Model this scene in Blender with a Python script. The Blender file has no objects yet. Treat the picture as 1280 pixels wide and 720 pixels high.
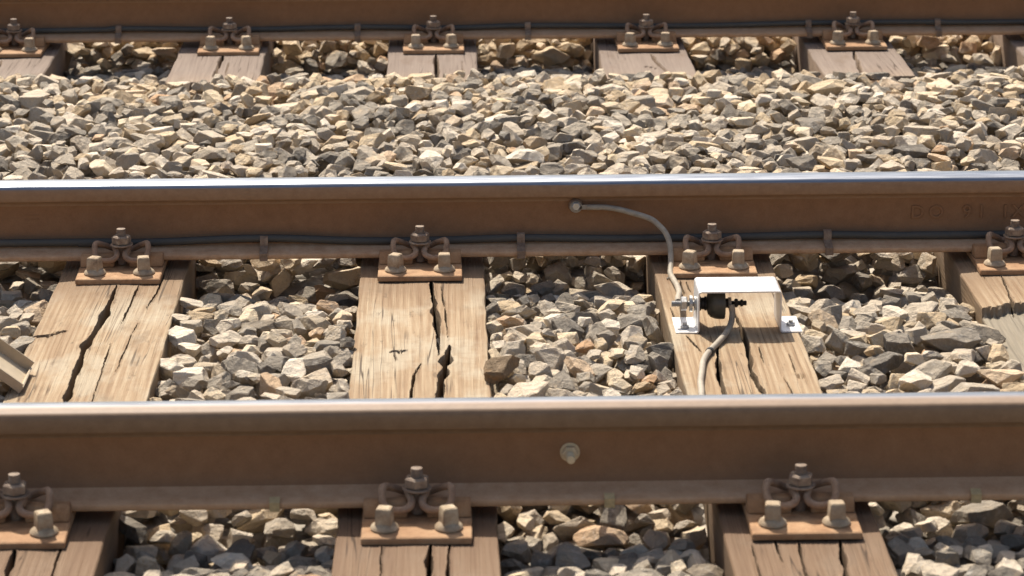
import bpy, bmesh, math, random
import numpy as np
from mathutils import Vector, Matrix, noise

random.seed(7); RNG = np.random.default_rng(11)
S = bpy.context.scene
COL = S.collection
R = math.radians

# ------------------------------------------------------------------ camera, sky, sun, exposure
CAM_Y, CAM_Z, YAW, PIT, ROLL, FPX = -5.92845, 1.64542, 0.02368, 0.28468, -0.0039, 3553.66
fw = Vector((math.sin(YAW)*math.cos(PIT), math.cos(YAW)*math.cos(PIT), -math.sin(PIT)))
rt = Vector((math.cos(YAW), -math.sin(YAW), 0)); up = rt.cross(fw)
r2 = rt*math.cos(ROLL) + up*math.sin(ROLL); u2 = -rt*math.sin(ROLL) + up*math.cos(ROLL)
cd = bpy.data.cameras.new('camera'); cam = bpy.data.objects.new('camera', cd); COL.objects.link(cam)
cam.matrix_world = Matrix((( r2.x, u2.x, -fw.x, 0), (r2.y, u2.y, -fw.y, CAM_Y), (r2.z, u2.z, -fw.z, CAM_Z), (0, 0, 0, 1)))
cd.sensor_width = 36; cd.lens = FPX/1280*36; cd.clip_end = 2000; cd.clip_start = .05
cd.dof.use_dof = True; cd.dof.focus_distance = 6.15; cd.dof.aperture_fstop = 8.0
S.camera = cam

SUN_EL, SUN_AZ = 53, -20          # sun behind the rails, a little to the left
w = bpy.data.worlds.new('World'); S.world = w; w.use_nodes = True
wn = w.node_tree.nodes; bg = wn['Background']
sky = wn.new('ShaderNodeTexSky'); sky.sky_type = 'NISHITA'; sky.sun_disc = False
sky.dust_density = 4.0; sky.ozone_density = .3; sky.sun_elevation = R(SUN_EL); sky.sun_rotation = R(SUN_AZ)
w.node_tree.links.new(sky.outputs[0], bg.inputs[0]); bg.inputs[1].default_value = .105
sd = bpy.data.lights.new('sun', 'SUN'); sun = bpy.data.objects.new('sun', sd); COL.objects.link(sun)
sd.energy = 4.6; sd.angle = R(.53); sd.color = (1, .94, .84)
sv = Vector((math.sin(R(SUN_AZ))*math.cos(R(SUN_EL)), math.cos(R(SUN_AZ))*math.cos(R(SUN_EL)), math.sin(R(SUN_EL))))
sun.rotation_euler = sv.to_track_quat('Z', 'Y').to_euler(); sun.location = sv*20
S.view_settings.view_transform = 'Standard'; S.view_settings.look = 'None'
S.view_settings.exposure = .66; S.view_settings.gamma = 1

# ------------------------------------------------------------------ material helpers
class NT:
    def __init__(s, name):
        s.m = bpy.data.materials.new(name); s.m.use_nodes = True
        s.t = s.m.node_tree; s.bsdf = s.t.nodes['Principled BSDF']
    def n(s, typ, **kw):
        nd = s.t.nodes.new(typ)
        for k, v in kw.items():
            if k.startswith('i_'):
                k = k[2:]; key = int(k) if k.isdigit() else k
                s.put(nd.inputs[key], v)
            else: setattr(nd, k, v)
        return nd
    def put(s, inp, v):
        if isinstance(v, bpy.types.NodeSocket): s.t.links.new(v, inp)
        else: inp.default_value = v
    def noise(s, vec, scale, detail=4, rough=.6, dist=0):
        nd = s.n('ShaderNodeTexNoise', i_Vector=vec, i_Scale=scale, i_Detail=detail, i_Roughness=rough, i_Distortion=dist)
        return nd.outputs[0]
    def mapr(s, v, a, b, c=0, d=1, smooth=True):
        nd = s.n('ShaderNodeMapRange', interpolation_type='SMOOTHSTEP' if smooth else 'LINEAR')
        for i, q in enumerate((v, a, b, c, d)): s.put(nd.inputs[i], q)
        return nd.outputs[0]
    def math(s, op, a, b=0.0, clamp=False):
        nd = s.n('ShaderNodeMath', operation=op, use_clamp=clamp); s.put(nd.inputs[0], a); s.put(nd.inputs[1], b)
        return nd.outputs[0]
    def mix(s, f, a, b, mode='MIX'):
        nd = s.n('ShaderNodeMix', data_type='RGBA', blend_type=mode)
        s.put(nd.inputs[0], f)
        for i, q in ((6, a), (7, b)): s.put(nd.inputs[i], q if isinstance(q, bpy.types.NodeSocket) else (*q, 1))
        return nd.outputs[2]
    def ramp(s, v, stops, interp='LINEAR'):
        nd = s.n('ShaderNodeValToRGB', i_0=v); cr = nd.color_ramp; cr.interpolation = interp
        while len(cr.elements) < len(stops): cr.elements.new(.5)
        for e, (p, c) in zip(cr.elements, stops): e.position = p; e.color = (*c, 1)
        return nd.outputs[0]
    def scale(s, vec, xyz):
        nd = s.n('ShaderNodeMapping', i_Vector=vec); nd.inputs['Scale'].default_value = xyz
        return nd.outputs[0]
    def bump(s, h, strength, dist):
        nd = s.n('ShaderNodeBump', i_Height=h, i_Strength=strength, i_Distance=dist)
        s.t.links.new(nd.outputs[0], s.bsdf.inputs['Normal'])
    def base(s, c): s.put(s.bsdf.inputs['Base Color'], c if isinstance(c, bpy.types.NodeSocket) else (*c, 1))
    def rough(s, v): s.put(s.bsdf.inputs['Roughness'], v)
    def metal(s, v): s.put(s.bsdf.inputs['Metallic'], v)
    def obj(s): return s.n('ShaderNodeTexCoord').outputs['Object']
    def pos(s): return s.n('ShaderNodeNewGeometry').outputs['Position']
    def sep(s, v): return s.n('ShaderNodeSeparateXYZ', i_0=v).outputs
    def orand(s): return s.n('ShaderNodeObjectInfo').outputs['Random']

def mat_stone():
    a = NT('crushed_stone'); geo = a.n('ShaderNodeNewGeometry'); P = geo.outputs['Position']
    rnd = a.math('ADD', geo.outputs['Random Per Island'], a.math('MULTIPLY', a.orand(), 7.31))
    wn_ = a.n('ShaderNodeTexWhiteNoise', noise_dimensions='1D'); a.put(wn_.inputs['W'], a.math('MULTIPLY', rnd, 91.7))
    r1 = wn_.outputs['Value']; rc = a.n('ShaderNodeSeparateColor', i_0=wn_.outputs['Color']).outputs
    grey = a.ramp(r1, [(0, (.14, .119, .093)), (.2, (.272, .23, .175)), (.5, (.405, .338, .252)), (.75, (.50, .41, .30)), (1, (.65, .56, .435))])
    tan = a.ramp(rc[0], [(0, (.44, .32, .19)), (.4, (.56, .43, .27)), (.8, (.64, .52, .36)), (1, (.46, .28, .15))])
    y = a.sep(P)[1]
    p = a.math('ADD', a.mapr(y, -1.6, -1.4, .10, .25), a.mapr(y, 1.15, 1.75, 0, .35)); p = a.math('SUBTRACT', p, a.mapr(y, 1.84, 1.93, 0, .42)); p = a.math('ADD', p, a.mapr(y, 2.38, 2.46, 0, .75))
    p = a.math('ADD', p, a.math('MULTIPLY', a.math('SUBTRACT', a.noise(P, 2.2, 2), .5), .4))
    f = a.mapr(a.math('SUBTRACT', p, rc[1]), -.1, .1)
    c = a.mix(f, grey, tan)
    # iron staining and pale fracture dust with shapes of their own
    n1 = a.noise(P, 26, 3, .65); st = a.mapr(n1, .55, .75)
    c = a.mix(a.math('MULTIPLY', st, .55), c, (.46, .335, .205))
    n2 = a.noise(P, 55, 3, .7); c = a.mix(a.math('MULTIPLY', a.mapr(n2, .55, .72), .4), c, (.50, .46, .40))
    n3 = a.noise(P, 260, 3, .7); c = a.mix(.45, c, a.mix(n3, (.25, .25, .25), (.75, .75, .75)), 'OVERLAY')
    c = a.mix(1.0, c, a.n('ShaderNodeObjectInfo').outputs['Color'], 'MULTIPLY')
    a.base(c); a.rough(.85); a.bsdf.inputs['Specular IOR Level'].default_value = .3
    h = a.math('ADD', a.math('MULTIPLY', a.noise(P, 60, 5, .68), 1.2), a.math('MULTIPLY', a.noise(P, 330, 3, .7), .3))
    vo = a.n('ShaderNodeTexVoronoi', i_Vector=P, i_Scale=48.0); h = a.math('ADD', h, a.math('MULTIPLY', vo.outputs['Distance'], .55))
    a.bump(h, .9, .010)
    return a.m

def mat_wood():
    a = NT('weathered_oak'); o = a.obj(); P = a.pos()
    rnd = a.orand()
    off = a.n('ShaderNodeVectorMath', operation='ADD'); a.put(off.inputs[0], P)
    cmb = a.n('ShaderNodeCombineXYZ'); a.put(cmb.inputs[2], a.math('MULTIPLY', rnd, 37.0)); a.put(off.inputs[1], cmb.outputs[0])
    V = off.outputs[0]
    warp = a.noise(a.scale(V, (2.6, .42, 1)), 1.7, 2, .4)
    wx = a.n('ShaderNodeVectorMath', operation='ADD'); a.put(wx.inputs[0], V)
    cw = a.n('ShaderNodeCombineXYZ'); a.put(cw.inputs[0], a.math('MULTIPLY', a.math('SUBTRACT', warp, .5), .06)); a.put(wx.inputs[1], cw.outputs[0])
    G = wx.outputs[0]
    fine = a.noise(a.scale(G, (1, .028, 1)), 210, 4, .6)
    mid = a.noise(a.scale(G, (1, .05, 1)), 55, 4, .6)
    big = a.noise(a.scale(G, (1, .35, 1)), 9, 3, .55)
    ring = a.n('ShaderNodeTexWave', wave_type='BANDS', bands_direction='X', i_Vector=a.scale(G, (1, .05, 1)), i_Scale=24.0, i_Distortion=2.5, i_Detail=2.0)
    ring.inputs['Detail Scale'].default_value = 1.2
    g = a.math('ADD', a.math('MULTIPLY', fine, .38), a.math('MULTIPLY', mid, .40)); g = a.math('ADD', g, a.math('ADD', a.math('MULTIPLY', ring.outputs[1], .10), .06))
    c = a.ramp(g, [(.25, (.17, .09, .047)), (.37, (.32, .198, .112)), (.49, (.43, .292, .18)), (.64, (.56, .42, .285))])
    c = a.mix(a.mapr(big, .5, .72, 0, .6), c, (.34, .21, .12))
    c = a.mix(a.mapr(a.noise(a.scale(V, (1.6, .8, 1)), 6, 4, .6), .48, .66, 0, .65), c, a.mix(fine, (.46, .37, .27), (.66, .57, .45)))
    # grey grime spots, dark weather flecks
    sw = a.noise(a.scale(V, (.5, 3.2, 1)), 60, 3, .6); c = a.mix(a.mapr(sw, .52, .7, 0, .3), c, (.33, .215, .13))
    fl = a.mapr(a.noise(a.scale(V, (1, .25, 1)), 42, 4, .7), .62, .72); c = a.mix(a.math('MULTIPLY', fl, .55), c, (.10, .06, .035))
    # brake-dust and rust stain beside each rail
    y = a.sep(P)[1]
    d = a.math('MINIMUM', a.math('ABSOLUTE', y), a.math('ABSOLUTE', a.math('ADD', y, 1.507)))
    d = a.math('MINIMUM', d, a.math('ABSOLUTE', a.math('SUBTRACT', y, 2.367)))
    d = a.math('ADD', d, a.math('MULTIPLY', a.math('SUBTRACT', a.noise(V, 14, 3), .5), .12))
    c = a.mix(a.mapr(d, .10, .46, .85, 0), c, a.mix(mid, (.19, .105, .06), (.34, .215, .13)))
    c = a.mix(a.math('MULTIPLY', a.mapr(y, 1.6, 2.0), .88), c, a.mix(a.math('MULTIPLY', a.math('ADD', fine, mid), .5), (.15, .11, .088), (.40, .32, .27)))
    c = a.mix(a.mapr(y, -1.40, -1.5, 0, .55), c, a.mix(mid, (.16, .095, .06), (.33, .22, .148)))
    ck = a.mapr(a.math('ABSOLUTE', a.math('SUBTRACT', a.noise(a.scale(G, (1, .022, 1)), 48, 2, .5), .5)), .016, .004)
    ck = a.math('MULTIPLY', ck, a.mapr(a.noise(a.scale(V, (2, .7, 1)), 5, 2), .48, .6)); c = a.mix(a.math('MULTIPLY', ck, .85), c, (.07, .04, .022))   # hairline drying checks
    oil = a.mapr(a.noise(a.scale(V, (1.2, .5, 1)), 13, 4, .65), .56, .74); c = a.mix(a.math('MULTIPLY', oil, .45), c, (.20, .13, .08))
    at = a.n('ShaderNodeAttribute', attribute_name='wear'); sc_ = a.n('ShaderNodeSeparateColor', i_0=at.outputs['Color']).outputs
    c = a.mix(sc_[1], c, a.mix(a.math('MULTIPLY', a.math('ADD', fine, mid), .5), (.19, .15, .11), (.46, .385, .30)))   # grey, long exposed slab
    c = a.mix(sc_[0], c, (.022, .014, .01))   # near-black colour inside the splits and knot pits
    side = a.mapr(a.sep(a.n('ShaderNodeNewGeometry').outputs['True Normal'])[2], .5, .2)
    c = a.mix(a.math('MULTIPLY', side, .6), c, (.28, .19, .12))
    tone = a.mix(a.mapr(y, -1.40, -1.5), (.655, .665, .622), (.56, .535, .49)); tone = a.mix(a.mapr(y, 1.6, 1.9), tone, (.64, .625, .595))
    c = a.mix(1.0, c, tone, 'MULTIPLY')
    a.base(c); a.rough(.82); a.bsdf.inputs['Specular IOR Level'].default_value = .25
    h = a.math('ADD', a.math('MULTIPLY', fine, .7), a.math('MULTIPLY', mid, .6))
    a.bump(h, .6, .005)
    return a.m

def mat_rust(name, c0, c1, c2, rough=.8, dust=.0, dustc=(.5, .4, .28), sc=1.0, bump=.5, ov=.5):
    a = NT(name); P = a.pos()
    n = a.noise(P, 40*sc, 5, .65); n2 = a.noise(P, 320*sc, 4, .7)
    c = a.ramp(n, [(.32, c0), (.52, c1), (.7, c2)])
    c = a.mix(ov, c, a.mix(n2, (.2, .2, .2), (.8, .8, .8)), 'OVERLAY')
    c = a.mix(a.math('MULTIPLY', a.mapr(a.orand(), 0, 1, 0, .35), a.mapr(n, .3, .6)), c, c0)
    if dust:
        up_ = a.mapr(a.noise(P, 18*sc, 4), .4, .65, .2, 1)
        c = a.mix(a.math('MULTIPLY', up_, dust), c, dustc)
    a.base(c); a.rough(rough); a.bsdf.inputs['Specular IOR Level'].default_value = .3
    a.bump(a.math('ADD', n2, a.math('MULTIPLY', n, .6)), bump, .0012)
    return a.m

def mat_rail_head(name, y0, y1, z0, ra, rb):
    a = NT(name); o = a.obj(); z = a.sep(o)[2]; P = a.pos()
    n = a.noise(a.scale(P, (.06, 1, 1)), 150, 4, .6)
    zz = a.math('ADD', z, a.math('MULTIPLY', a.math('SUBTRACT', n, .5), .0022))
    pol = a.math('MULTIPLY', a.mapr(zz, z0, z0+.004), a.mapr(a.sep(o)[1], y0, y1))
    rust = a.ramp(a.noise(P, 60, 5, .65), [(.3, ra), (.7, rb)])
    blue = a.mix(n, (.19, .212, .245), (.31, .327, .355))
    a.base(a.mix(pol, rust, blue)); a.metal(a.math('MULTIPLY', pol, .95))
    a.rough(a.mapr(pol, 0, 1, .62, a.mapr(n, .3, .7, .26, .38)))
    a.bump(a.noise(P, 400, 3), .15, .0006)
    return a.m

def mat_plain(name, c, rough, metal=0.0, var=.15, sc=60, spec=.4):
    a = NT(name); P = a.pos(); n = a.noise(P, sc, 4, .65)
    a.base(a.mix(n, tuple(v*(1-var*2) for v in c), tuple(min(1, v*(1+var)) for v in c)))
    a.rough(a.mapr(n, .3, .7, max(.05, rough-.08), min(1, rough+.08))); a.metal(metal)
    a.bsdf.inputs['Specular IOR Level'].default_value = spec
    a.bump(a.noise(P, 500, 3), .2, .0005)
    return a.m

def mat_bed():
    a = NT('fine_ballast'); P = a.pos()
    v = a.n('ShaderNodeTexVoronoi', i_Vector=P, i_Scale=26.0)
    c = a.mix(a.n('ShaderNodeSeparateColor', i_0=v.outputs['Color']).outputs[0], (.26, .225, .18), (.46, .40, .32))
    a.base(c); a.rough(.95); a.bump(a.math('MULTIPLY', v.outputs['Distance'], -1.0), 1, .04)
    return a.m

M = dict(pale=mat_plain('pale_bolt', (.66, .50, .30), .6, var=.2, sc=150), stone=mat_stone(), wood=mat_wood(), head=mat_rail_head('rail_head_steel', -.05, -.04, .1470, (.23, .132, .072), (.30, .185, .108)), headf=mat_rail_head('rail_head_steel_field_side', -.018, .010, .1515, (.17, .102, .055), (.215, .135, .076)), bed=mat_bed(),
    web=mat_rust('rail_rust', (.232, .118, .057), (.258, .134, .066), (.285, .152, .077), .85, bump=.4, ov=.3),
    foot=mat_rust('rail_foot_dusty_rust', (.42, .238, .125), (.49, .295, .165), (.55, .35, .21), .95, bump=.3, ov=.3),
    plate=mat_rust('baseplate_rust', (.235, .12, .055), (.345, .19, .092), (.43, .265, .14), .8, dust=.25, dustc=(.46, .32, .19)),
    clamp=mat_rust('spring_steel_rust', (.19, .118, .076), (.30, .195, .125), (.38, .265, .18), .72, sc=2),
    screw=mat_rust('dusty_screw', (.22, .145, .085), (.36, .265, .165), (.48, .39, .27), .75, dust=.35, dustc=(.5, .42, .3), sc=1.6),
    nut=mat_rust('nut_rust', (.15, .10, .07), (.25, .18, .125), (.36, .28, .20), .6, sc=2),
    cable=mat_plain('black_cable', (.075, .07, .06), .65, var=.25, sc=12),
    bond=mat_plain('grey_cable_sheath', (.37, .315, .24), .65, var=.3, sc=60),
    band=mat_plain('black_tie', (.02, .02, .02), .5),
    zinc=mat_plain('galvanised_sheet', (.66, .65, .63), .42, .35, var=.16, sc=45),
    zincb=mat_plain('zinc_bolt', (.42, .41, .39), .4, .75, var=.2, sc=150),
    ceram=mat_plain('dark_insulator', (.085, .08, .062), .42, var=.3, sc=60),
    brass=mat_plain('tarnished_clip', (.52, .38, .19), .6, .0, var=.3, sc=120),
    tin=mat_plain('beige_sheet', (.46, .37, .25), .55, var=.15, sc=50),
    clip=mat_rust('clip_rust', (.16, .10, .065), (.26, .175, .115), (.34, .25, .17), .7, sc=2))

# ------------------------------------------------------------------ object helpers
def tag(o, label=None, cat=None, group=None, kind=None):
    for k, v in (('label', label), ('category', cat), ('group', group), ('kind', kind)):
        if v: o[k] = v
    return o
def empty(name, loc=(0, 0, 0)):
    o = bpy.data.objects.new(name, None); COL.objects.link(o); o.location = loc; o.empty_display_size = .05
    return o
def link_mesh(name, me, mat, parent=None, smooth=None):
    if mat: me.materials.append(M[mat])
    o = bpy.data.objects.new(name, me); COL.objects.link(o)
    if parent: o.parent = parent
    return o
def obj(name, bm, mat, parent=None, smooth=35):
    bmesh.ops.recalc_face_normals(bm, faces=bm.faces)
    me = bpy.data.meshes.new(name)
    for f in bm.faces: f.smooth = True
    if smooth is not None:
        for e in bm.edges:
            e.smooth = not (len(e.link_faces) == 2 and e.calc_face_angle(0) > R(smooth))
    bm.to_mesh(me); bm.free()
    return link_mesh(name, me, mat, parent)
def copy_tree(o, parent=None):
    c = o.copy(); COL.objects.link(c); c.parent = parent
    for ch in o.children: copy_tree(ch, c)
    return c

def bm_box(x0, x1, y0, y1, z0, z1, bev=0, seg=2, bm=None):
    b = bmesh.new()
    bmesh.ops.create_cube(b, size=1, matrix=Matrix.Translation(((x0+x1)/2, (y0+y1)/2, (z0+z1)/2)) @ Matrix.Diagonal((x1-x0, y1-y0, z1-z0, 1)))
    if bev: bmesh.ops.bevel(b, geom=b.edges[:], offset=bev, segments=seg, affect='EDGES', profile=.6)
    return join(bm, b)
def join(bm, b, mtx=None):
    if mtx is not None: b.transform(mtx)
    if bm is None: return b
    me = bpy.data.meshes.new('t'); b.to_mesh(me); b.free(); bm.from_mesh(me); bpy.data.meshes.remove(me)
    return bm
def bm_lathe(prof, seg, bm=None, mtx=None, rot=0.0):
    b = bmesh.new(); rings = []
    for r, z in prof:
        if r < 1e-6: rings.append([b.verts.new((0, 0, z))])
        else: rings.append([b.verts.new((r*math.cos(rot+2*PI*i/seg), r*math.sin(rot+2*PI*i/seg), z)) for i in range(seg)])
    for A, B in zip(rings, rings[1:]):
        for i in range(seg):
            j = (i+1) % seg
            q = [A[i % len(A)], A[j % len(A)], B[j % len(B)], B[i % len(B)]]
            q = list(dict.fromkeys(q))
            if len(q) > 2: b.faces.new(q)
    for ring in (rings[0], rings[-1]):
        if len(ring) > 2: b.faces.new(ring)
    return join(bm, b, mtx)
PI = math.pi
def catmull(pts, n):
    P = [Vector(p) for p in pts]; P = [2*P[0]-P[1]] + P + [2*P[-1]-P[-2]]; out = []
    for i in range(1, len(P)-2):
        for k in range(n):
            t = k/n; a, b, c, d = P[i-1:i+3]
            out.append(.5*((2*b)+(-a+c)*t+(2*a-5*b+4*c-d)*t*t+(-a+3*b-3*c+d)*t**3))
    out.append(P[-2]); return out
def bm_tube(path, r, seg=10, bm=None, cap=True):
    b = bmesh.new(); T0 = (path[1]-path[0]).normalized()
    N = T0.orthogonal().normalized(); rings = []
    for i, p in enumerate(path):
        T = (path[min(i+1, len(path)-1)] - path[max(i-1, 0)]).normalized()
        N = (N - T*N.dot(T)).normalized(); B = T.cross(N)
        rr = r(i/(len(path)-1)) if callable(r) else r
        rings.append([b.verts.new(p + (N*math.cos(2*PI*k/seg)+B*math.sin(2*PI*k/seg))*rr) for k in range(seg)])
    for A, B_ in zip(rings, rings[1:]):
        for k in range(seg): b.faces.new((A[k], A[(k+1) % seg], B_[(k+1) % seg], B_[k]))
    if cap: b.faces.new(rings[0]); b.faces.new(rings[-1])
    return join(bm, b)
def bm_ribbon(path, th, x0, x1, bm=None):
    """flat strap: a polyline in the YZ plane given thickness th and extruded along x"""
    b = bmesh.new(); P = [Vector((0, y, z)) for y, z in path]; n = len(P); A = []
    for i, p in enumerate(P):
        T = (P[min(i+1, n-1)] - P[max(i-1, 0)]).normalized(); N = Vector((0, -T.z, T.y))
        A.append((p+N*th/2, p-N*th/2))
    loop = [a for a, _ in A] + [c for _, c in reversed(A)]
    v0 = [b.verts.new((x0, q.y, q.z)) for q in loop]; v1 = [b.verts.new((x1, q.y, q.z)) for q in loop]
    m = len(loop)
    for i in range(m): b.faces.new((v0[i], v0[(i+1) % m], v1[(i+1) % m], v1[i]))
    for v in (v0, v1):
        for i in range(n-1): b.faces.new((v[i], v[i+1], v[m-2-i], v[m-1-i]))
    return join(bm, b)

# ------------------------------------------------------------------ layout numbers (metres, z = 0 at the underside of the rails)
Y1, Y2, Y3 = -1.507, 0.0, 2.367
TIE_TOP = -.020
TIES_A = {-2: -1.325, -1: -.688, 0: -.053, 1: .567, 2: 1.218, 3: 1.845}
TIES_B = {k: -.036 + .612*k for k in range(-4, 5)}

# ------------------------------------------------------------------ sleepers
def vnoise1(n, cells, rng):
    k = rng.normal(size=cells+2); t = np.linspace(0, cells, n); i = t.astype(int); f = t-i; f = f*f*(3-2*f)
    return k[i]*(1-f)+k[i+1]*f
def sleeper_mesh(cx, cy, L, W, nx, ny, cracks, lows, seed):
    rng = np.random.default_rng(seed)
    x = np.linspace(-W/2, W/2, nx); y = np.linspace(-L/2, L/2, ny)
    X, Yv = np.meshgrid(x, y)
    # ridged weathered grain
    c = rng.normal(size=(12, nx)); t = np.linspace(0, 10.9, ny); i = t.astype(int); f = (t-i)[:, None]
    Z = (c[i]*(1-f)+c[i+1]*f)*.00022
    Z += (vnoise1(ny, 7, rng)*.0008)[:, None] + (vnoise1(nx, 4, rng)*.0010)[None, :]
    e = W/2-np.abs(X); er = (.0025+.002*np.abs(vnoise1(ny, 60, rng)))[:, None]
    q = np.clip(1-e/er, 0, 1); Z -= er*(1-np.sqrt(np.clip(1-q*q, 0, 1)))
    X = X + ((vnoise1(ny, 30, rng)*.0012)[:, None])*np.sign(X)*(np.abs(X) > W/2-.012)
    MK = np.zeros_like(Z); GR = np.zeros_like(Z)
    for pts, hw, dp in cracks:
        a = np.array(pts) - [cx, cy]
        if abs(a[-1, 1]-a[0, 1]) >= abs(a[-1, 0]-a[0, 0]):
            a = a[np.argsort(a[:, 1])]; U, V = Yv, X; lo, hi = a[0, 1], a[-1, 1]; xc = np.interp(y, a[:, 1], a[:, 0])
            xc = xc + vnoise1(ny, max(4, int(L/.05)), rng)*.0010 + vnoise1(ny, int(L/.013), rng)*.0004
            wv = hw*(1+.30*vnoise1(ny, int(L/.04), rng))
            s = np.clip((y-lo)/(hi-lo+1e-9), 0, 1); wv = np.clip(wv, hw*.35, None)*np.clip(4*np.minimum(s, 1-s)+.12, 0, 1)
            wv = np.where((y >= lo) & (y <= hi), wv, 0)[:, None]; dist = np.abs(X-xc[:, None])
        else:
            a = a[np.argsort(a[:, 0])]; lo, hi = a[0, 0], a[-1, 0]
            yc = np.interp(x, a[:, 0], a[:, 1]); s = np.clip((x-lo)/(hi-lo), 0, 1)
            wv = np.where((x >= lo) & (x <= hi), hw*np.clip(4*np.minimum(s, 1-s)+.2, 0, 1), 0)[None, :]; dist = np.abs(Yv-yc[None, :])
        if hw < .003: wv = wv*.62
        k = np.clip((wv*1.25-dist)/np.maximum(wv*.6, .0009), 0, 1)*(wv > 0)
        Z -= dp*k; MK = np.maximum(MK, np.clip(k*1.7-.35, 0, 1)*(.75 if hw < .003 else 1))
        Z += .0012*np.exp(-((dist-wv*1.8)/np.maximum(wv, .002))**2)*(wv > 0)
    for fn in lows:
        Z0 = Z; Z = fn(X+cx, Yv+cy, Z, rng)
        if fn is low4: GR = np.clip((Z0-Z)/.016, 0, 1)
        else: MK = np.maximum(MK, np.clip((Z0-Z-.002)/.006, 0, 1)*.8)
    # add skirts: first/last columns and rows go down to the underside
    H = .16
    Xf = np.concatenate([X[:, :1], X, X[:, -1:]], 1); Yf = np.concatenate([Yv[:, :1], Yv, Yv[:, -1:]], 1)
    Zf = np.concatenate([np.full((ny, 1), -H), Z, np.full((ny, 1), -H)], 1)
    Xf = np.concatenate([Xf[:1], Xf, Xf[-1:]], 0); Yf = np.concatenate([Yf[:1], Yf, Yf[-1:]], 0)
    Zf = np.concatenate([np.full((1, nx+2), -H), Zf, np.full((1, nx+2), -H)], 0)
    nr, nc = Xf.shape
    V = np.stack([Xf.ravel(), Yf.ravel(), Zf.ravel()], 1)
    idx = np.arange(nr*nc).reshape(nr, nc)
    F = np.stack([idx[:-1, :-1], idx[:-1, 1:], idx[1:, 1:], idx[1:, :-1]], -1).reshape(-1, 4)
    me = raw_mesh('sleeper', V, F, nx < 150)
    at = me.color_attributes.new('wear', 'FLOAT_COLOR', 'POINT')
    pad = lambda q: np.pad(q, 1, mode='edge')
    C4 = np.stack([pad(MK).ravel(), pad(GR).ravel(), np.zeros(nr*nc), np.ones(nr*nc)], 1); C4[:, 0] *= (Zf.ravel() > -.159)
    at.data.foreach_set('color', C4.astype(np.float32).ravel())
    return me
def raw_mesh(name, V, F, smooth):
    me = bpy.data.meshes.new(name); k = F.shape[1]
    me.vertices.add(len(V)); me.vertices.foreach_set('co', V.astype(np.float32).ravel())
    me.loops.add(F.size); me.loops.foreach_set('vertex_index', F.astype(np.int32).ravel())
    me.polygons.add(len(F)); me.polygons.foreach_set('loop_start', np.arange(0, F.size, k, dtype=np.int32))
    me.polygons.foreach_set('use_smooth', np.full(len(F), smooth)); me.update(calc_edges=True)
    return me

CR = {
 -1: [([(-.692, -.196), (-.691, -.325), (-.695, -.465), (-.705, -.624), (-.705, -.809), (-.699, -1.1)], .0058, .05),
      ([(-.646, -.19), (-.647, -.326), (-.653, -.466)], .0022, .03), ([(-.599, -.1), (-.604, -.258), (-.613, -.373)], .0022, .03),
      ([(-.818, -.541), (-.786, -.547), (-.755, -.517)], .006, .014), 
      ([(-.66, -.6), (-.655, -.98)], .0014, .012), ([(-.62, -.45), (-.632, -.8)], .0013, .012),
      ([(-.688, -1.66), (-.686, -1.85), (-.69, -2.0)], .004, .04), ([(-.62, -1.6), (-.615, -1.95)], .002, .02)],
 0: [([(-.038, -.15), (-.034, -.172), (-.030, -.303), (-.024, -.434), (-.019, -.57), (-.017, -.70)], .0052, .05),
     ([(.003, -.634), (-.003, -.751), (-.013, -.849), (-.022, -1.02)], .0068, .05), ([(-.051, -.75), (-.065, -.823), (-.072, -1.0)], .0028, .03),
     ([(-.115, -.672), (-.093, -.677), (-.078, -.670)], .003, .010), ([(-.104, -.685), (-.100, -.73)], .0014, .010),
     ([(-.015, -.21), (-.004, -.42), (0, -.6)], .0016, .014), 
     ([(-.028, -1.67), (-.034, -1.756), (-.036, -1.95)], .0045, .04), ([(-.002, -1.67), (-.006, -1.9)], .0026, .03), ([(-.11, -1.65), (-.108, -1.95)], .0014, .014)],
 1: [([(.468, -.588), (.491, -.704)], .0022, .03), ([(.53, -.63), (.521, -.695), (.509, -.844), (.514, -1.05)], .0034, .04),
     ([(.577, -.42), (.584, -.539), (.582, -.697), (.574, -.846), (.59, -1.05)], .0038, .04), ([(.605, -.656), (.603, -.773)], .0015, .02),
     ([(.659, -.7), (.655, -.85)], .0012, .015), ([(.487, -.2), (.49, -.311)], .0022, .02), ([(.451, -.40), (.458, -.52)], .0022, .02),
     ([(.50, -.2), (.503, -.3)], .0015, .02), ([(.63, -.85), (.64, -1.05)], .0013, .012), 
     ([(.518, -1.68), (.521, -1.80)], .0028, .03), ([(.556, -1.68), (.547, -1.9)], .0028, .03), ([(.623, -1.68), (.608, -1.95)], .0032, .035), ([(.48, -1.7), (.478, -1.9)], .0014, .014)],
 2: [([(1.169, -.19), (1.160, -.30), (1.150, -.43)], .0026, .03), ([(1.2, -.3), (1.19, -.55)], .0022, .03), ([(1.13, -.12), (1.132, -.22)], .0014, .02)],
 -2: [], 3: []}
def low4(X, Yv, Z, rng):                       # the broken, lower lying slab of the right-hand sleeper
    edge = -.405 - (X-1.09)*.18 + .007*np.sin(X*61)+.003*np.sin(X*143+1)+.002*np.sin(X*377)+(X-1.09)*.35
    m = np.clip((edge-Yv)/.006, 0, 1)*(Yv > -1.25)
    return Z - m*.021 + m*.0012*np.sin(X*130+Yv*5) + m*.0008*np.sin(X*420+3*np.sin(Yv*7))
def knot(kx, ky, r, h):
    def f(X, Yv, Z, rng):
        d = np.hypot((X-kx)/r, (Yv-ky)/(r*2.1))
        return Z + h*np.exp(-d*d) - .010*np.exp(-(d/.35)**2)*(np.sin(X*700) > -.4)
    return f
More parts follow.
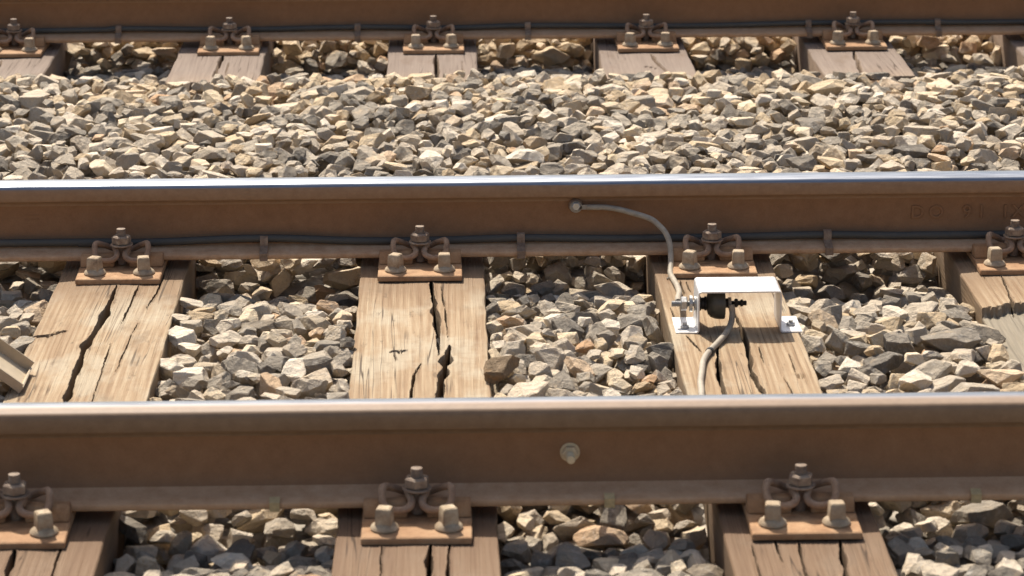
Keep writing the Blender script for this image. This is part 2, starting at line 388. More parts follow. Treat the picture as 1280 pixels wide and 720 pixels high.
LOWS = {2: [low4], 1: [knot(.663, -.854, .016, .003)], 0: [knot(-.093, -.677, .012, .002)], -1: [knot(-.775, -.53, .013, .002)]}
LAB_A = {-2: 'weathered wooden sleeper beyond the left edge, left of the one with a long split',
 -1: 'sunlit wooden sleeper with a long black split, left of the frame',
 0: 'pale wooden sleeper with two offset ragged cracks, in the middle of the near track',
 1: 'wavy-grained wooden sleeper carrying the white metal bracket',
 2: 'wooden sleeper at the right edge with a broken grey lower slab',
 3: 'wooden sleeper beyond the right edge, right of the broken one'}
for k, cx in TIES_A.items():
    cy = (Y1+Y2)/2; near = k in (-1, 0, 1, 2)
    wd = {-1: .268, 0: .261, 1: .256}.get(k, .26)
    me = sleeper_mesh(cx, cy, 2.6, wd, 196 if near else 40, 410 if near else 100, CR[k], LOWS.get(k, []), 50+k)
    o = link_mesh('wooden_sleeper', me, 'wood'); o.location = (cx, cy, TIE_TOP)
    tag(o, LAB_A[k], 'sleeper', 'sleepers of the near track')
CRB = {-2: [([(-1.278, 2.156), (-1.262, 1.9)], .003, .03)], -1: [([(-.643, 2.2), (-.645, 1.86)], .005, .04), ([(-.62, 2.1), (-.615, 1.9)], .002, .02)],
 0: [([(-.026, 2.2), (-.023, 1.83)], .0045, .04), ([(.05, 2.1), (.052, 1.9)], .0015, .02)], 1: [([(.596, 2.16), (.604, 2.05), (.625, 1.9)], .004, .04), ([(.56, 1.99), (.60, 1.96)], .004, .02)],
 2: [([(1.191, 2.2), (1.165, 1.83)], .004, .04)]}
LAB_B = {-2: 'wooden sleeper under the far rail at the top left corner', -1: 'cracked wooden sleeper under the far rail, second from the left',
 0: 'wooden sleeper with one straight crack under the middle of the far rail', 1: 'wooden sleeper with a crooked crack under the far rail, fourth from the left',
 2: 'greyish split wooden sleeper under the far rail towards the right', 3: 'mostly hidden wooden sleeper under the far rail at the right edge',
 -3: 'far track sleeper just beyond the left edge', -4: 'far track sleeper two places beyond the left edge', 4: 'far track sleeper just beyond the right edge'}
for k, cx in TIES_B.items():
    me = sleeper_mesh(cx, Y3+.7535, 2.6, .258, 90, 260, CRB.get(k, []), [], 150+k)
    o = link_mesh('wooden_sleeper', me, 'wood'); o.location = (cx, Y3+.7535, TIE_TOP)
    tag(o, LAB_B[k], 'sleeper', 'sleepers of the far track')

# ------------------------------------------------------------------ rails
def strip(name, prof, mat, parent, x0, x1):
    b = bmesh.new()
    A = [b.verts.new((x0, y, z)) for y, z in prof]; B = [b.verts.new((x1, y, z)) for y, z in prof]
    for i in range(len(prof)-1): b.faces.new((A[i], B[i], B[i+1], A[i+1]))
    me = bpy.data.meshes.new(name)
    for f in b.faces: f.smooth = True
    for e in b.edges: e.smooth = not (len(e.link_faces) == 2 and e.calc_face_angle(0) > R(38))
    b.to_mesh(me); b.free()
    return link_mesh(name, me, mat, parent)
def arc(cy, cz, r, a0, a1, n): return [(cy+r*math.cos(R(a0+(a1-a0)*i/n)), cz+r*math.sin(R(a0+(a1-a0)*i/n))) for i in range(n+1)]
H_ = [(.0082, .106), (.0095, .1115), (.0135, .1150), (.0335, .1215), (.0352, .1235)] + arc(.0222, .1440, .0130, 0, 62, 7) + [(.0225, .15675), (.012, .1584), (.004, .1590)]
W_ = [(.0200, .0235), (.0150, .0275), (.0110, .036), (.0088, .047), (.0080, .062), (.0080, .085), (.0082, .106)]
F_ = [(.068, .0), (.070, .002), (.070, .0095), (.0685, .0112), (.046, .0148), (.028, .0195), (.0200, .0235)]
def mirror(p): return p + [(-y, z) for y, z in reversed(p)]
def rail(y, label, hm='head'):
    r = empty('rail', (0, y, 0)); tag(r, label, 'rail', 'steel rails of the two tracks')
    x0, x1 = -30, 30
    strip('head', mirror(H_), hm, r, x0, x1)
    wb = bmesh.new(); me = None
    for s in (1, -1):
        pr = [(s*yy, z) for yy, z in W_]
        A = [wb.verts.new((x0, *p)) for p in pr]; B = [wb.verts.new((x1, *p)) for p in pr]
        for i in range(len(pr)-1): wb.faces.new((A[i], B[i], B[i+1], A[i+1]) if s > 0 else (A[i], A[i+1], B[i+1], B[i]))
    me = bpy.data.meshes.new('web')
    for f in wb.faces: f.smooth = True
    wb.to_mesh(me); wb.free(); link_mesh('web', me, 'web', r)
    fp = F_[::-1]; strip('foot', fp + [(-yy, z) for yy, z in F_], 'foot', r, x0, x1)
    return r
rail1 = rail(Y1, 'nearest rusty rail, with a bolt through its web and no cable', 'headf')
rail2 = rail(Y2, 'middle rail with shiny top, raised letters and black cable on its foot')
rail3 = rail(Y3, 'dark far rail along the top edge of the picture')

def letter(ch, x, z, size, parent):
    cu = bpy.data.curves.new('raised_letter', 'FONT'); cu.body = ch; cu.size = size; cu.extrude = .0018; cu.bevel_depth = .0007; cu.bevel_resolution = 1
    cu.align_x = 'CENTER'; cu.align_y = 'CENTER'
    t = bpy.data.objects.new('t', cu); COL.objects.link(t)
    dg = bpy.context.evaluated_depsgraph_get(); me = bpy.data.meshes.new_from_object(t.evaluated_get(dg))
    bpy.data.objects.remove(t); me.materials.clear()
    me.transform(Matrix.Translation((x, -.0086, z)) @ Matrix.Rotation(R(90), 4, 'X'))
    return link_mesh('raised_letter', me, 'web', parent)
for ch, x in zip('DO91IX', (1.017, 1.058, 1.125, 1.156, 1.208, 1.236)): letter(ch, x, .073, .040, rail2)
for z in (.077, .086): obj('raised_mark', bm_box(-.906, -.874, -.0092, -.0075, z-.0011, z+.0011), 'web', rail2)

# ------------------------------------------------------------------ rail fastenings
def hexnut(r, h, bm=None, mtx=None): return bm_lathe([(r*.86, 0), (r, h*.10), (r, h*.84), (r*.84, h)], 6, bm, mtx)
def threaded(r, z0, z1, pitch, seg=14, tip=.0015):
    pr = [(0, z0), (r, z0)]; z = z0
    while z < z1-tip-pitch: pr += [(r, z), (r*.86, z+pitch*.5)]; z += pitch
    pr += [(r, z), (r*.95, z1-tip*.3), (r*.75, z1), (0, z1)]
    return bm_lathe(pr, seg)
def fastening():
    """ribbed plate, spring clamp, stud and two sleeper screws; local y = 0 at the rail centre, camera side is -y"""
    t = empty('rail_fastening')
    hw = .0885
    b = bmesh.new(); pr = [(-.190, -.0178), (-.190, -.0085), (-.187, -.0062), (-.100, -.0035), (.100, -.0035), (.187, -.0062), (.190, -.0085), (.190, -.0178)]
    A = [b.verts.new((-hw, *p)) for p in pr]; B = [b.verts.new((hw, *p)) for p in pr]; n = len(pr)
    for i in range(n): b.faces.new((A[i], A[(i+1) % n], B[(i+1) % n], B[i]))
    b.faces.new(A); b.faces.new(B)
    bmesh.ops.bevel(b, geom=b.edges[:], offset=.0014, segments=2, affect='EDGES')
    pl = obj('baseplate', b, 'plate', t)
    for s in (-1, 1):
        for side in (-1, 1):
            b = bmesh.new(); x0, x1 = sorted((s*.016, s*(hw-.0015)))
            pr = [(-.0725, -.0030), (-.0725, .0165), (-.0765, .0215), (-.0980, .0205), (-.1055, .010), (-.1090, -.0030)]
            A = [b.verts.new((x0, -side*p[0]*-1, p[1])) for p in pr]; B = [b.verts.new((x1, -side*p[0]*-1, p[1])) for p in pr]
            for i in range(len(pr)): b.faces.new((A[i], A[(i+1) % len(pr)], B[(i+1) % len(pr)], B[i]))
            b.faces.new(A); b.faces.new(B); bmesh.ops.bevel(b, geom=b.edges[:], offset=.0016, segments=2, affect='EDGES')
            obj('rib', b, 'plate', pl)
    # spring clamp
    half = [(0, -.0765, .0475), (-.009, -.0800, .0470), (-.0145, -.0900, .0440), (-.0105, -.1010, .0375), (-.0085, -.1100, .0290), (-.0125, -.1160, .0205), (-.0225, -.1190, .0150),
            (-.0350, -.1180, .0135), (-.0470, -.1140, .0170), (-.0545, -.1080, .0260), (-.0565, -.1010, .0420), (-.0560, -.0950, .0530), (-.0525, -.0880, .0560), (-.0455, -.0790, .0500), (-.0350, -.0660, .0400), (-.0240, -.0560, .0290), (-.0140, -.0560, .0255)]
    half = [(x, y, .0135+(z-.0135)*.72) for x, y, z in half]
    full = [(-x, y, z) for x, y, z in reversed(half)] + half[1:]
    obj('spring_clamp', bm_tube(catmull(full, 6), .0063, 10), 'clamp', t)
    sy = -.0905
    st = obj('stud', threaded(.0098, .0, .0775, .0030), 'nut', t); st.location = (0, sy, 0)
    b = bm_lathe([(.0225, 0), (.024, .0012), (.0235, .0035), (.012, .0042)], 28); wa = obj('washer', b, 'nut', st); wa.location = (0, 0, .0405)
    nb = hexnut(.0205, .0175); nu = obj('nut', nb, 'nut', st); nu.location = (0, 0, .0447); nu.rotation_euler.z = R(11)
    for s in (-1, 1):
        b = bmesh.new()
        pr = []
        for q, z in ((.0132, .006), (.0130, .018), (.0122, .0345), (.0106, .0368)):
            pr.append([b.verts.new((a*q, c*q, z)) for a, c in ((-1, -1), (1, -1), (1, 1), (-1, 1))])
        for A, B in zip(pr, pr[1:]):
            for i in range(4): b.faces.new((A[i], A[(i+1) % 4], B[(i+1) % 4], B[i]))
        b.faces.new(pr[-1]); b.faces.new(pr[0]); bmesh.ops.bevel(b, geom=b.edges[:], offset=.0012, segments=2, affect='EDGES')
        sc = obj('sleeper_screw', b, 'screw', t); sc.location = (s*.0515, -.150, -.0052); sc.rotation_euler.z = R(20 if s > 0 else 7)
        obj('collar', bm_lathe([(.0, 0), (.0222, 0), (.0232, .0025), (.0215, .0062), (.0165, .0100), (.0110, .0125), (0, .0130)], 28), 'screw', sc)
    return t
proto = fastening()
FL = [(Y2, -.690, 'rusty rail fastening on the sleeper with the long black split, middle rail'),
      (Y2, -.057, 'rusty rail fastening on the two-crack sleeper, middle rail'),
      (Y2, .566, 'rusty rail fastening behind the white metal bracket'),
      (Y2, 1.214, 'rusty rail fastening cut off by the right edge, middle rail'),
      (Y1, -.702, 'rusty rail fastening in the lower left corner, nearest rail'),
      (Y1, -.052, 'rusty rail fastening at bottom centre, left of the web bolt, nearest rail'),
      (Y1, .570, 'rusty rail fastening at lower right, right of the web bolt, nearest rail'),
      (Y3, -1.255, 'small rusty rail fastening in the top left corner, far rail'),
      (Y3, -.628, 'small rusty rail fastening, second from the left on the far rail'),
      (Y3, -.033, 'small rusty rail fastening, third from the left on the far rail'),
      (Y3, .590, 'small rusty rail fastening, fourth from the left on the far rail'),
      (Y3, 1.199, 'small rusty rail fastening, rightmost on the far rail'),
      (Y2, -1.325, 'rail fastening of the middle rail beyond the left edge'), (Y2, 1.845, 'rail fastening of the middle rail beyond the right edge'),
      (Y1, 1.218, 'rail fastening of the nearest rail beyond the right edge'), (Y1, -1.325, 'rail fastening of the nearest rail beyond the left edge'),
      (Y3, 1.80, 'rail fastening of the far rail beyond the right edge'), (Y3, -1.872, 'rail fastening of the far rail beyond the left edge')]
for i, (y, x, lab) in enumerate(FL):
    t = proto if i == 0 else copy_tree(proto)
    t.location = (x, y, 0); t.rotation_euler.z = R(random.uniform(-.6, .6))
    tag(t, lab, 'fastening', 'clamp fastenings along the rails')
    for c in t.children:
        if c.name.startswith('sleeper_screw'): c.rotation_euler.z = R(random.uniform(-30, 30))
        if c.name.startswith('stud'): c.rotation_euler.z = R(random.uniform(0, 60)); c.location.z += random.uniform(-.003, .002)

# ------------------------------------------------------------------ cables along the rails, clips
def foot_cable(pts, y, r, label):
    P = [(x, y-.029, z) for x, z in pts]
    P = [(P[0][0]-3, y-.029, P[0][2])] + P + [(P[-1][0]+3, y-.029, P[-1][2])]
    o = obj('track_cable', bm_tube(catmull(P, 10), r, 12), 'cable'); tag(o, label, 'cable', 'cables lying on the rail feet')
foot_cable([(-.957, .031), (-.786, .029), (-.615, .030), (-.392, .036), (-.187, .028), (.002, .028), (.161, .031), (.347, .0275), (.485, .0275), (.658, .029), (.824, .031), (.987, .0275), (1.143, .0275), (1.247, .028)], Y2, .0082, 'black cable lying along the foot of the middle rail')
foot_cable([(-1.307, .029), (-.962, .033), (-.603, .0275), (-.257, .032), (.01, .0275), (.246, .032), (.719, .0275), (1.079, .033), (1.464, .033), (1.716, .031)], Y3, .0078, 'dark cable lying along the foot of the far rail')
def clip(x, y, label, mat, small=False):
    p = [(-.058, -.0025), (-.0725, -.0022), (-.0732, .0125)] + ([] if small else [(-.050, .0178)])
    p += [(-.064, .0150), (-.058, .0165)] if small else [(-.0395, .0215), (-.0392, .034), (-.0365, .0405), (-.030, .0425), (-.0225, .0405)]
    b = bm_ribbon(p, .0022, -.0085, .0085); b.transform(Matrix.Translation((x, y, 0)))
    tag(obj('cable_clip', b, mat, smooth=60), label, 'clip', 'cable clips on the rail feet')
for x, n in ((-.392, 'left of the middle sleeper'), (.159, 'right of the middle sleeper'), (.820, 'right of the white bracket')):
    clip(x, Y2, 'flat metal clip holding the cable to the middle rail, ' + n, 'clip')
for x, n in ((-.958, 'leftmost of the five'), (-.256, 'second from the left'), (.245, 'in the middle of the five'), (1.075, 'fourth from the left'), (1.458, 'rightmost of the five')):
    clip(x, Y3, 'flat metal clip holding the cable to the far rail, ' + n, 'clip')
for x, n, q in ((-.285, 'left of the bottom centre fastening', 'brass'), (.261, 'below the web bolt', 'brass'), (.862, 'near the right edge', 'brass')):
    clip(x, Y1, 'small clip on the foot of the nearest rail, ' + n, q, True)

# ------------------------------------------------------------------ bolt through the nearest rail's web
MY = Matrix.Rotation(R(90), 4, 'X')          # local z -> -y (towards the camera)
t = empty('web_bolt', (.199, Y1-.0078, .071)); tag(t, 'grey bolt with washer and nut through the web of the nearest rail', 'bolt')
def facing(name, bm, mat, dz=0.0):
    bm.transform(Matrix.Translation((0, -dz, 0)) @ MY); return obj(name, bm, mat, t)
facing('washer', bm_lathe([(.0, 0), (.0165, 0), (.0165, .002), (.010, .003), (0, .003)], 28), 'pale')
facing('nut', hexnut(.0138, .011), 'pale', .003)
facing('bolt_end', threaded(.0072, 0, .034, .002, 14), 'pale', .006)

# ------------------------------------------------------------------ bonding cables
t = empty('bonding_cable', (.278, -.008, .097)); tag(t, 'grey bonding cable from the middle rail web down to the white bracket', 'cable')
def w(pts): return [(x-t.location.x, y-t.location.y, z-t.location.z) for x, y, z in pts]
A_PATH = [(.302, -.0215, .0955), (.321, -.024, .096), (.345, -.026, .0955), (.373, -.032, .092), (.412, -.048, .0845), (.438, -.061, .0775), (.453, -.071, .067), (.466, -.086, .055), (.474, -.098, .036), (.476, -.112, .014), (.474, -.140, -.004), (.471, -.175, -.0115), (.474, -.22, -.0115), (.477, -.29, -.008), (.473, -.37, .003), (.464, -.45, .018), (.459, -.512, .028)]
obj('sheath', bm_tube(catmull(w(A_PATH), 6), .0062, 12), 'bond', t)
obj('lug', join(bm_box(-.004, .026, -.0172, -.0125, -.0065, .0045, .002), bm_lathe([(0, .011), (.0125, .011), (.0135, .014), (.0125, .0172), (0, .0172)], 24, None, MY)), 'bond', t)
b = bm_lathe([(.0, 0), (.0150, 0), (.0158, .0025), (.0150, .006), (.0085, .0105), (0, .011)], 24); b.transform(MY); obj('terminal_boss', b, 'clip', t)
b = hexnut(.0098, .008); b.transform(Matrix.Translation((0, -.0150, .002)) @ MY); obj('terminal_nut', b, 'zincb', t)
b = bm_tube([Vector((.462-.278+i*.003, -.196+.008+i*.0012, -.0165-.097+.003*math.sin(i))) for i in range(7)], .0022, 6); obj('wire_tie', b, 'bond', t)
t = empty('bonding_cable', (.560, -.530, .030)); tag(t, 'grey bonding cable from the insulator running towards the nearest rail', 'cable')
B_PATH = [(.562, -.545, .030), (.564, -.549, .014), (.560, -.565, -.001), (.548, -.600, -.0095), (.528, -.650, -.013), (.506, -.705, -.0135), (.488, -.765, -.0135), (.478, -.837, -.0135), (.470, -.90, -.0135), (.466, -.965, -.0135), (.455, -1.05, -.0130), (.40, -1.16, -.012), (.32, -1.27, -.010), (.25, -1.37, .01), (.212, -1.44, .050), (.199, -1.482, .071), (.199, -1.499, .072)]
obj('sheath', bm_tube(catmull(w(B_PATH), 7), .0062, 12), 'bond', t)
obj('lug', bm_lathe([(0, -.003), (.011, -.003), (.011, .003), (0, .003)], 20, None, Matrix.Translation((0, 0, 0)) @ Matrix.Rotation(R(90), 4, 'Y')), 'bond', t)
pp = catmull(w(B_PATH), 7); i0 = 35
b = bm_tube([pp[i0]+(pp[i0+1]-pp[i0])*(k*.55) for k in range(3)], .0076, 12); obj('black_band', b, 'band', t)

# ------------------------------------------------------------------ white bracket with insulator
t = empty('insulator_bracket', (.576, -.525, TIE_TOP+.0022)); tag(t, 'white bent-metal bracket with a dark insulator, standing on the wavy-grained sleeper', 'bracket')
def hat(pts, th, y0, y1, rad):
    # rounded polyline in XZ, given thickness, extruded along y
    P = [Vector((x, z)) for x, z in pts]; out = [P[0]]
    for a, p, c in zip(P, P[1:], P[2:]):
        d0 = (a-p).normalized(); d1 = (c-p).normalized()
        for k in range(6):
            s = k/5; q = p + d0*rad*(1-s)**2 + d1*rad*s**2; out.append(q)
    out.append(P[-1]); n = len(out); L = []
    for i, p in enumerate(out):
        T = (out[min(i+1, n-1)]-out[max(i-1, 0)]).normalized(); N = Vector((-T.y, T.x)); L.append((p+N*th/2, p-N*th/2))
    loop = [a for a, _ in L]+[c for _, c in reversed(L)]; m = len(loop); b = bmesh.new()
    v0 = [b.verts.new((q.x, y0, q.y)) for q in loop]; v1 = [b.verts.new((q.x, y1, q.y)) for q in loop]
    for i in range(m): b.faces.new((v0[i], v0[(i+1) % m], v1[(i+1) % m], v1[i]))
    for v in (v0, v1):
        for i in range(n-1): b.faces.new((v[i], v[i+1], v[m-2-i], v[m-1-i]))
    return b
obj('bent_sheet', hat([(-.126, 0), (-.081, 0), (-.081, .083), (.081, .083), (.081, 0), (.124, 0)], .0028, -.052, .052, .006), 'zinc', t)
for x in (-.106, .106):
    b = hexnut(.0085, .006); b.transform(Matrix.Translation((x, -.022 if x < 0 else -.010, .0014))); f = obj('fixing_bolt', b, 'zincb', t)
    b = bm_lathe([(0, 0), (.0042, 0), (.0042, .011), (0, .0115)], 12); b.transform(Matrix.Translation((x, -.022 if x < 0 else -.010, .0014))); obj('bolt_tip', b, 'zincb', f)
MX = Matrix.Rotation(R(90), 4, 'Y')          # local z -> +x
AZ = .0455
def axial(name, bm, mat, x, par=None):
    bm.transform(Matrix.Translation((x, 0, AZ)) @ MX); return obj(name, bm, mat, par or t)
axial('stud', threaded(.0062, 0, .045, .002, 14), 'zincb', -.131)
axial('nut', hexnut(.0145, .013), 'zincb', -.1130)
axial('washer', bm_lathe([(0, 0), (.0165, 0), (.0165, .0055), (0, .0055)], 24), 'zincb', -.0955)
axial('washer', bm_lathe([(0, 0), (.0150, 0), (.0150, .003), (0, .003)], 24), 'zincb', -.0862)
ins = axial('insulator', bm_lathe([(0, .016), (.013, .016), (.0215, .0185), (.0275, .024), (.0308, .032), (.0318, .042), (.0318, .0495), (.0308, .0515), (.024, .0518), (0, .0518)], 36), 'ceram', -.0775)
axial('collar', bm_lathe([(0, 0), (.0145, 0), (.0145, .006), (.0120, .0075), (.0120, .013), (.0145, .0145), (.0145, .017), (0, .017)], 28), 'band', -.0795, ins)
axial('terminal_stud', threaded(.0052, 0, .044, .0022, 14), 'band', -.0257)
axial('terminal_nut', hexnut(.0100, .010), 'band', -.0250)
axial('terminal_nut', hexnut(.0092, .007), 'band', -.0060)
axial('terminal_nut', hexnut(.0075, .005), 'band', .0060)

# ------------------------------------------------------------------ sloping beige channel at the left edge
t = empty('steel_channel', (-.797, -.842, TIE_TOP)); tag(t, 'sloping beige steel channel end resting on the sleeper at the left edge', 'channel')
ang = R(38)
b = bmesh.new(); L = .34; hwid = .056; ht = .034; th = .003
def chan(s, x0, x1, y0, y1, z0, z1, name):
    bb = bm_box(x0, x1, y0, y1, z0, z1, .0007, 1); bb.transform(Matrix.Translation((0, 0, .004)) @ Matrix.Rotation(ang, 4, 'Y')); obj(name, bb, 'tin', t)
chan(0, -L, -.0035, -hwid, hwid, 0, th, 'channel_floor') if False else None
for nm, a in (('channel_floor', (-L, 0, -hwid, hwid, 0, th)), ('near_side', (-L, 0, -hwid-th, -hwid, -.002, .016)), ('far_side', (-L, 0, hwid, hwid+th, -.002, .024)), ('end_lip', (-.001, .003, -hwid-th-.0005, hwid+th+.0005, -.003, .012))):
    chan(0, *a, nm)
b.free()

# ------------------------------------------------------------------ ground and ballast
def grid_sheet(name, x0, x1, y0, y1, n, m, zf, mat):
    xs = np.linspace(x0, x1, n); ys = np.linspace(y0, y1, m); X, Y = np.meshgrid(xs, ys); Z = zf(X, Y)
    idx = np.arange(n*m).reshape(m, n)
    F = np.stack([idx[:-1, :-1], idx[:-1, 1:], idx[1:, 1:], idx[1:, :-1]], -1).reshape(-1, 4)
    return link_mesh(name, raw_mesh(name, np.stack([X.ravel(), Y.ravel(), Z.ravel()], 1), F, True), mat)
PY = np.array([(-2.9, -.05), (-2.0, -.06), (-1.82, -.042), (-1.70, -.058), (-1.60, -.080), (-1.47, -.085), (-1.40, -.055), (-1.30, -.03), (-1.15, -.020), (-.6, -.020), (-.30, -.032), (-.16, -.074), (-.06, -.102), (.05, -.092), (.10, -.035), (.2, -.022), (.5, -.02), (.9, -.005), (1.45, .008), (1.78, .000), (1.88, -.035), (1.98, -.062), (2.15, -.092), (2.37, -.11), (2.45, -.045), (2.55, -.022), (5, -.022)])
def target(X, Y):
    return np.interp(Y, PY[:, 0], PY[:, 1]) + .010*np.sin(X*5.1+1.3*Y)*np.cos(Y*4.3+.7*X) + .006*np.sin(X*11.7-Y*6.1)
g = grid_sheet('ground', -400, 400, -400, 400, 3, 3, lambda X, Y: X*0-.26, 'bed'); tag(g, 'grey gravel ground under the tracks', 'ground', kind='structure')
bed = grid_sheet('ballast_bed', -6, 6, -3.2, 5.4, 240, 180, lambda X, Y: target(X, Y)-.085-.08*np.clip((np.abs(X-.3)-2.5)/.5, 0, 1)*0, 'bed')
tag(bed, 'bed of crushed grey and tan stone between the sleepers', 'ballast', kind='structure')

def stone_proto(seed, bev):
    rng = np.random.default_rng(seed); n = rng.integers(9, 14)
    b = bmesh.new(); bmesh.ops.create_cube(b, size=2.4)
    pl = []
    for i in range(n):
        ph = math.acos(1-2*(i+.5)/n)+rng.normal()*.28; th = i*2.39996+rng.normal()*.4
        nv = np.array((math.sin(ph)*math.cos(th), math.sin(ph)*math.sin(th), math.cos(ph))); d = rng.uniform(.62, 1.0)
        pl.append((nv, d))
    for nv, d in pl:
        r = bmesh.ops.bisect_plane(b, geom=b.verts[:]+b.edges[:]+b.faces[:], plane_co=nv*d, plane_no=nv, clear_outer=True)
        es = [e for e in r['geom_cut'] if isinstance(e, bmesh.types.BMEdge)]
        if es: bmesh.ops.edgeloop_fill(b, edges=es)
    bmesh.ops.remove_doubles(b, verts=b.verts, dist=.06)
    planes = np.array([(*nv, d) for nv, d in pl] + [(*s, 1.2) for s in ((1, 0, 0), (-1, 0, 0), (0, 1, 0), (0, -1, 0), (0, 0, 1), (0, 0, -1))])
    if bev:
        bmesh.ops.bevel(b, geom=b.edges[:], offset=rng.uniform(.03, .075), segments=1, affect='EDGES', clamp_overlap=True)
    bmesh.ops.triangulate(b, faces=b.faces); bmesh.ops.recalc_face_normals(b, faces=b.faces)
    b.verts.index_update()
    V = np.array([v.co[:] for v in b.verts]); F = np.array([[v.index for v in f.verts] for f in b.faces])
    if bev: V = V*(1+.035*np.sin(V[:, [1, 2, 0]]*6.3+seed)) + rng.normal(size=V.shape)*.016
    if not bev: b.free(); return V, F, planes
    # a rougher, chipped version for the stones that show largest
    bmesh.ops.subdivide_edges(b, edges=b.edges[:], cuts=1, use_grid_fill=True); bmesh.ops.triangulate(b, faces=b.faces)
    b.verts.index_update(); HV = []
    o_ = Vector((seed*3.7, seed*1.3, seed*.7))
    for v in b.verts:
        c = v.co; n1 = noise.noise_vector(c*2.1+o_); n2 = noise.noise_vector(c*5.2+o_); HV.append((c + n1*.085 + n2*.04)[:])
    HF = np.array([[v.index for v in f.verts] for f in b.faces]); b.free()
    return V, F, planes, np.array(HV), HF
NP = 44
PROTO = [stone_proto(s, True) for s in range(NP)]; PLOW = [stone_proto(s, False) for s in range(NP)]
CELL = .005
class Var: pass
def rotm(ax, a):
    ax = ax/np.linalg.norm(ax); K = np.array([[0, -ax[2], ax[1]], [ax[2], 0, -ax[0]], [-ax[1], ax[0], 0]])
    return np.eye(3)+math.sin(a)*K+(1-math.cos(a))*K@K
VARS = []
for i in range(720):
    v = Var(); v.p = int(RNG.integers(NP))
    sz = float(np.clip(RNG.lognormal(math.log(.0315), .28), .017, .052))
    sc = np.array([RNG.uniform(1.0, 1.4), RNG.uniform(.8, 1.05), RNG.uniform(.5, .9)])*sz
    th = RNG.uniform(0, 2*PI); tilt = abs(RNG.normal())*.42; az = RNG.uniform(0, 2*PI)
    Rm = rotm(np.array([math.cos(az), math.sin(az), 0]), tilt) @ rotm(np.array([0, 0, 1.]), th)
    v.A = Rm @ np.diag(sc); v.R = Rm; v.sc = sc; v.size = sz
    V = PROTO[v.p][0] @ v.A.T; v.ext = np.abs(V[:, :2]).max(0); v.lo = V[:, 2].min(); v.hi = V[:, 2].max()
    nx, ny = (np.ceil(v.ext/CELL).astype(int)+1); v.nx, v.ny = nx, ny
    gx, gy = np.meshgrid(np.arange(-nx, nx+1)*CELL, np.arange(-ny, ny+1)*CELL)
    pl = PROTO[v.p][2]; N = pl[:, :3] @ np.linalg.inv(v.A); d = pl[:, 3]
    top = np.full(gx.shape, 1e3); bot = np.full(gx.shape, -1e3); ok = np.ones(gx.shape, bool)
    for q, dd in zip(N, d):
        val = dd-q[0]*gx-q[1]*gy
        if q[2] > 1e-6: top = np.minimum(top, val/q[2])
        elif q[2] < -1e-6: bot = np.maximum(bot, val/q[2])
        else: ok &= val >= 0
    ok &= top > bot; v.ok = ok; v.top = np.where(ok, top, -9.); v.bot = np.where(ok, bot, 9.); v.n = ok.sum()
    VARS.append(v)
BX0, BX1, BY0, BY1 = -2.3, 2.8, -2.5, 4.2
nX = int((BX1-BX0)/CELL); nY = int((BY1-BY0)/CELL)
gx = BX0+(np.arange(nX)+.5)*CELL; gy = BY0+(np.arange(nY)+.5)*CELL
GX, GY = np.meshgrid(gx, gy); TG = target(GX, GY); HM = TG-.085+.004*RNG.normal(size=TG.shape); ID = np.full(HM.shape, -1, np.int32)
tie_m = np.zeros(HM.shape, bool); cap = np.full(HM.shape, 9.0)
for k, cx in TIES_A.items(): tie_m |= (np.abs(GX-cx) < .133) & (np.abs(GY-(Y1+Y2)/2) < 1.3)
for k, cx in TIES_B.items(): tie_m |= (np.abs(GX-cx) < .131) & (np.abs(GY-Y3-.7535) < 1.3)
HM[tie_m] = np.maximum(HM[tie_m], TIE_TOP)
for y in (Y1, Y2, Y3): cap[np.abs(GY-y) < .082] = -.012
ELEV = np.arctan2(CAM_Z, 1)
camM = np.array([r2[:], u2[:], fw[:]])
def px(x, y, z):
    d = camM @ np.array([x, y-CAM_Y, z-CAM_Z]); return 640+FPX*d[0]/d[2], 360-FPX*d[1]/d[2]
def in_view(x, y, m=60):
    a, c = px(x, y, -.03); return -m < a < 1280+m and -m < c < 720+m
STONES = []
def try_place(x, y, cand, tol, force=False):
    j = int((x-BX0)/CELL); i = int((y-BY0)/CELL); best = None
    for v in cand:
        a0, a1, c0, c1 = i-v.ny, i+v.ny+1, j-v.nx, j+v.nx+1
        if a0 < 0 or c0 < 0 or a1 > nY or c1 > nX: continue
        sub = HM[a0:a1, c0:c1]
        use = v.ok
        if not force:
            ov = tie_m[a0:a1, c0:c1] & v.ok; no = ov.sum()
            if no and sub[ov].min() < TIE_TOP+.001:
                if no > .16*v.n: continue
                use = v.ok & ~ov
        z = (sub-v.bot)[use].max()-.0035
        tz = z+v.top
        if not force and (tz > cap[a0:a1, c0:c1]).any(): continue
        over = z+.45*v.hi-TG[i, j]
        if not force and over > tol: continue
        if best is None or over < best[0]: best = (over, v, z, tz, (a0, a1, c0, c1))
    if best is None: return False
    _, v, z, tz, (a0, a1, c0, c1) = best
    sub = HM[a0:a1, c0:c1]; m = tz > sub; sub[m] = tz[m]; ID[a0:a1, c0:c1][m] = len(STONES)
    STONES.append((gx[j], gy[i], z, v)); return True
def fill(step, tol, ncand, lowonly=None):
    n0 = int((BX1-BX0)/step); m0 = int((BY1-BY0)/step)
    order = RNG.permutation(n0*m0)
    jit = RNG.uniform(-.5, .5, (n0*m0, 2))
    for q in order:
        x = BX0+(q % n0+.5+jit[q, 0])*step; y = BY0+(q//n0+.5+jit[q, 1])*step
        iv = in_view(x, y)
        i = min(nY-1, max(0, int((y-BY0)/CELL))); j = min(nX-1, max(0, int((x-BX0)/CELL)))
        if lowonly is not None and HM[i, j] > TG[i, j]+lowonly: continue
        cand = [VARS[int(RNG.integers(len(VARS)))] for _ in range(ncand if iv else 1)]
        try_place(x, y, cand, tol)
fill(.050, -.030, 2)
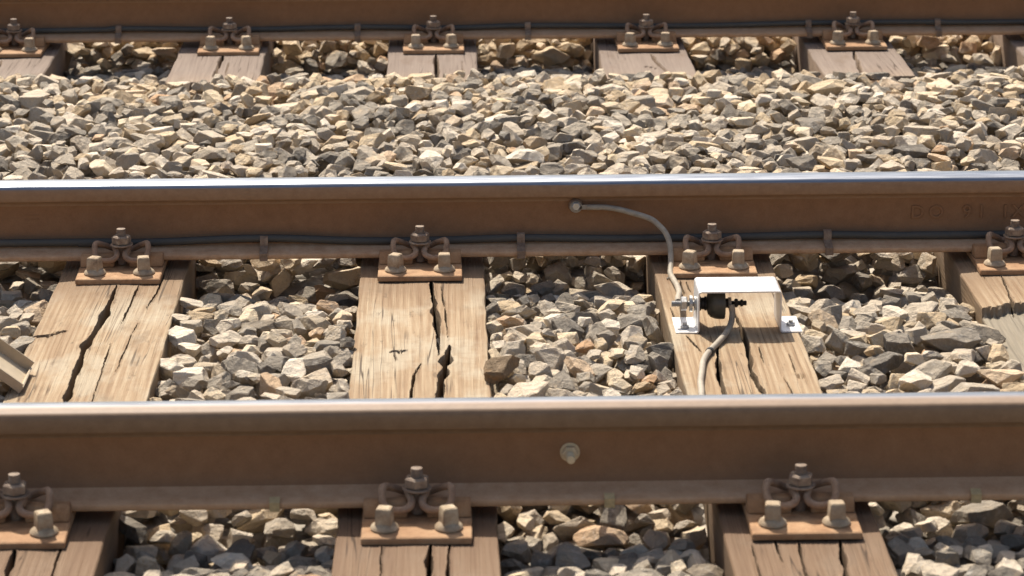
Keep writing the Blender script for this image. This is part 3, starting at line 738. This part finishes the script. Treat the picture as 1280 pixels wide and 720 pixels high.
fill(.047, .000, 3, -.03)
fill(.042, .006, 3, -.022)
fill(.036, .008, 3, -.022)
VARS_ALL = VARS; VARS = [v for v in VARS if v.size < .0225]
fill(.028, .004, 2, -.018)
VARS = VARS_ALL
big = sorted(VARS, key=lambda v: -v.size)[40:80]
try_place(.096, -.845, sorted(VARS, key=lambda v: abs(v.ext[0]-.036)+abs(v.hi-v.lo-.050)+.3*abs(v.ext[1]-.035))[:1], 9, True)
special = len(STONES)-1

# which stones show largest in the picture: sum the visible top cells of each one
ii, jj = np.nonzero(ID >= 0); X = gx[jj]; Y = gy[ii]; Z = HM[ii, jj]
D = np.stack([X, Y-CAM_Y, Z-CAM_Z], 1) @ camM.T
u = 640+FPX*D[:, 0]/D[:, 2]; vv = 360-FPX*D[:, 1]/D[:, 2]
vis = (u > 0) & (u < 1280) & (vv > 0) & (vv < 720)
for y in (Y1, Y2, Y3):
    f = (Y-y)/(Y-CAM_Y); zr = Z+(CAM_Z-Z)*f; vis &= ~((Y > y) & (zr > -.005) & (zr < .162))
wgt = np.bincount(ID[ii, jj][vis], weights=(1/D[vis, 2]**2), minlength=len(STONES)); wgt[special] = 1e9
single = set(np.argsort(-wgt)[:300].tolist())

smesh = {}
def smooth_stone(me): return me
for k in sorted(single):
    x, y, z, v = STONES[k]
    key = id(v)
    if key not in smesh:
        me = raw_mesh('stone', PROTO[v.p][3]*v.sc, PROTO[v.p][4], False); me.materials.append(M['stone']); smesh[key] = me
    o = bpy.data.objects.new('stone', smesh[key]); COL.objects.link(o); o.parent = bed
    if k == special: o.color = (.86, .70, .52, 1)      # the brown stone on the sleeper edge
    o.matrix_world = Matrix.Translation((x, y, z)) @ Matrix([list(r) for r in v.R]).to_4x4()
VV, FF, nv = [], [], 0; rough = set(np.argsort(-wgt)[:2300].tolist())
for k, (x, y, z, v) in enumerate(STONES):
    if k in single: continue
    V, F = PROTO[v.p][3:5] if k in rough else (PROTO if in_view(x, y, 40) and wgt[k] > 0 else PLOW)[v.p][:2]
    VV.append(V @ v.A.T+[x, y, z]); FF.append(F+nv); nv += len(V)
VV = np.concatenate(VV); FF = np.concatenate(FF)
o = link_mesh('loose_stones', raw_mesh('loose_stones', VV, FF, False), 'stone', bed); o['kind'] = 'stuff'
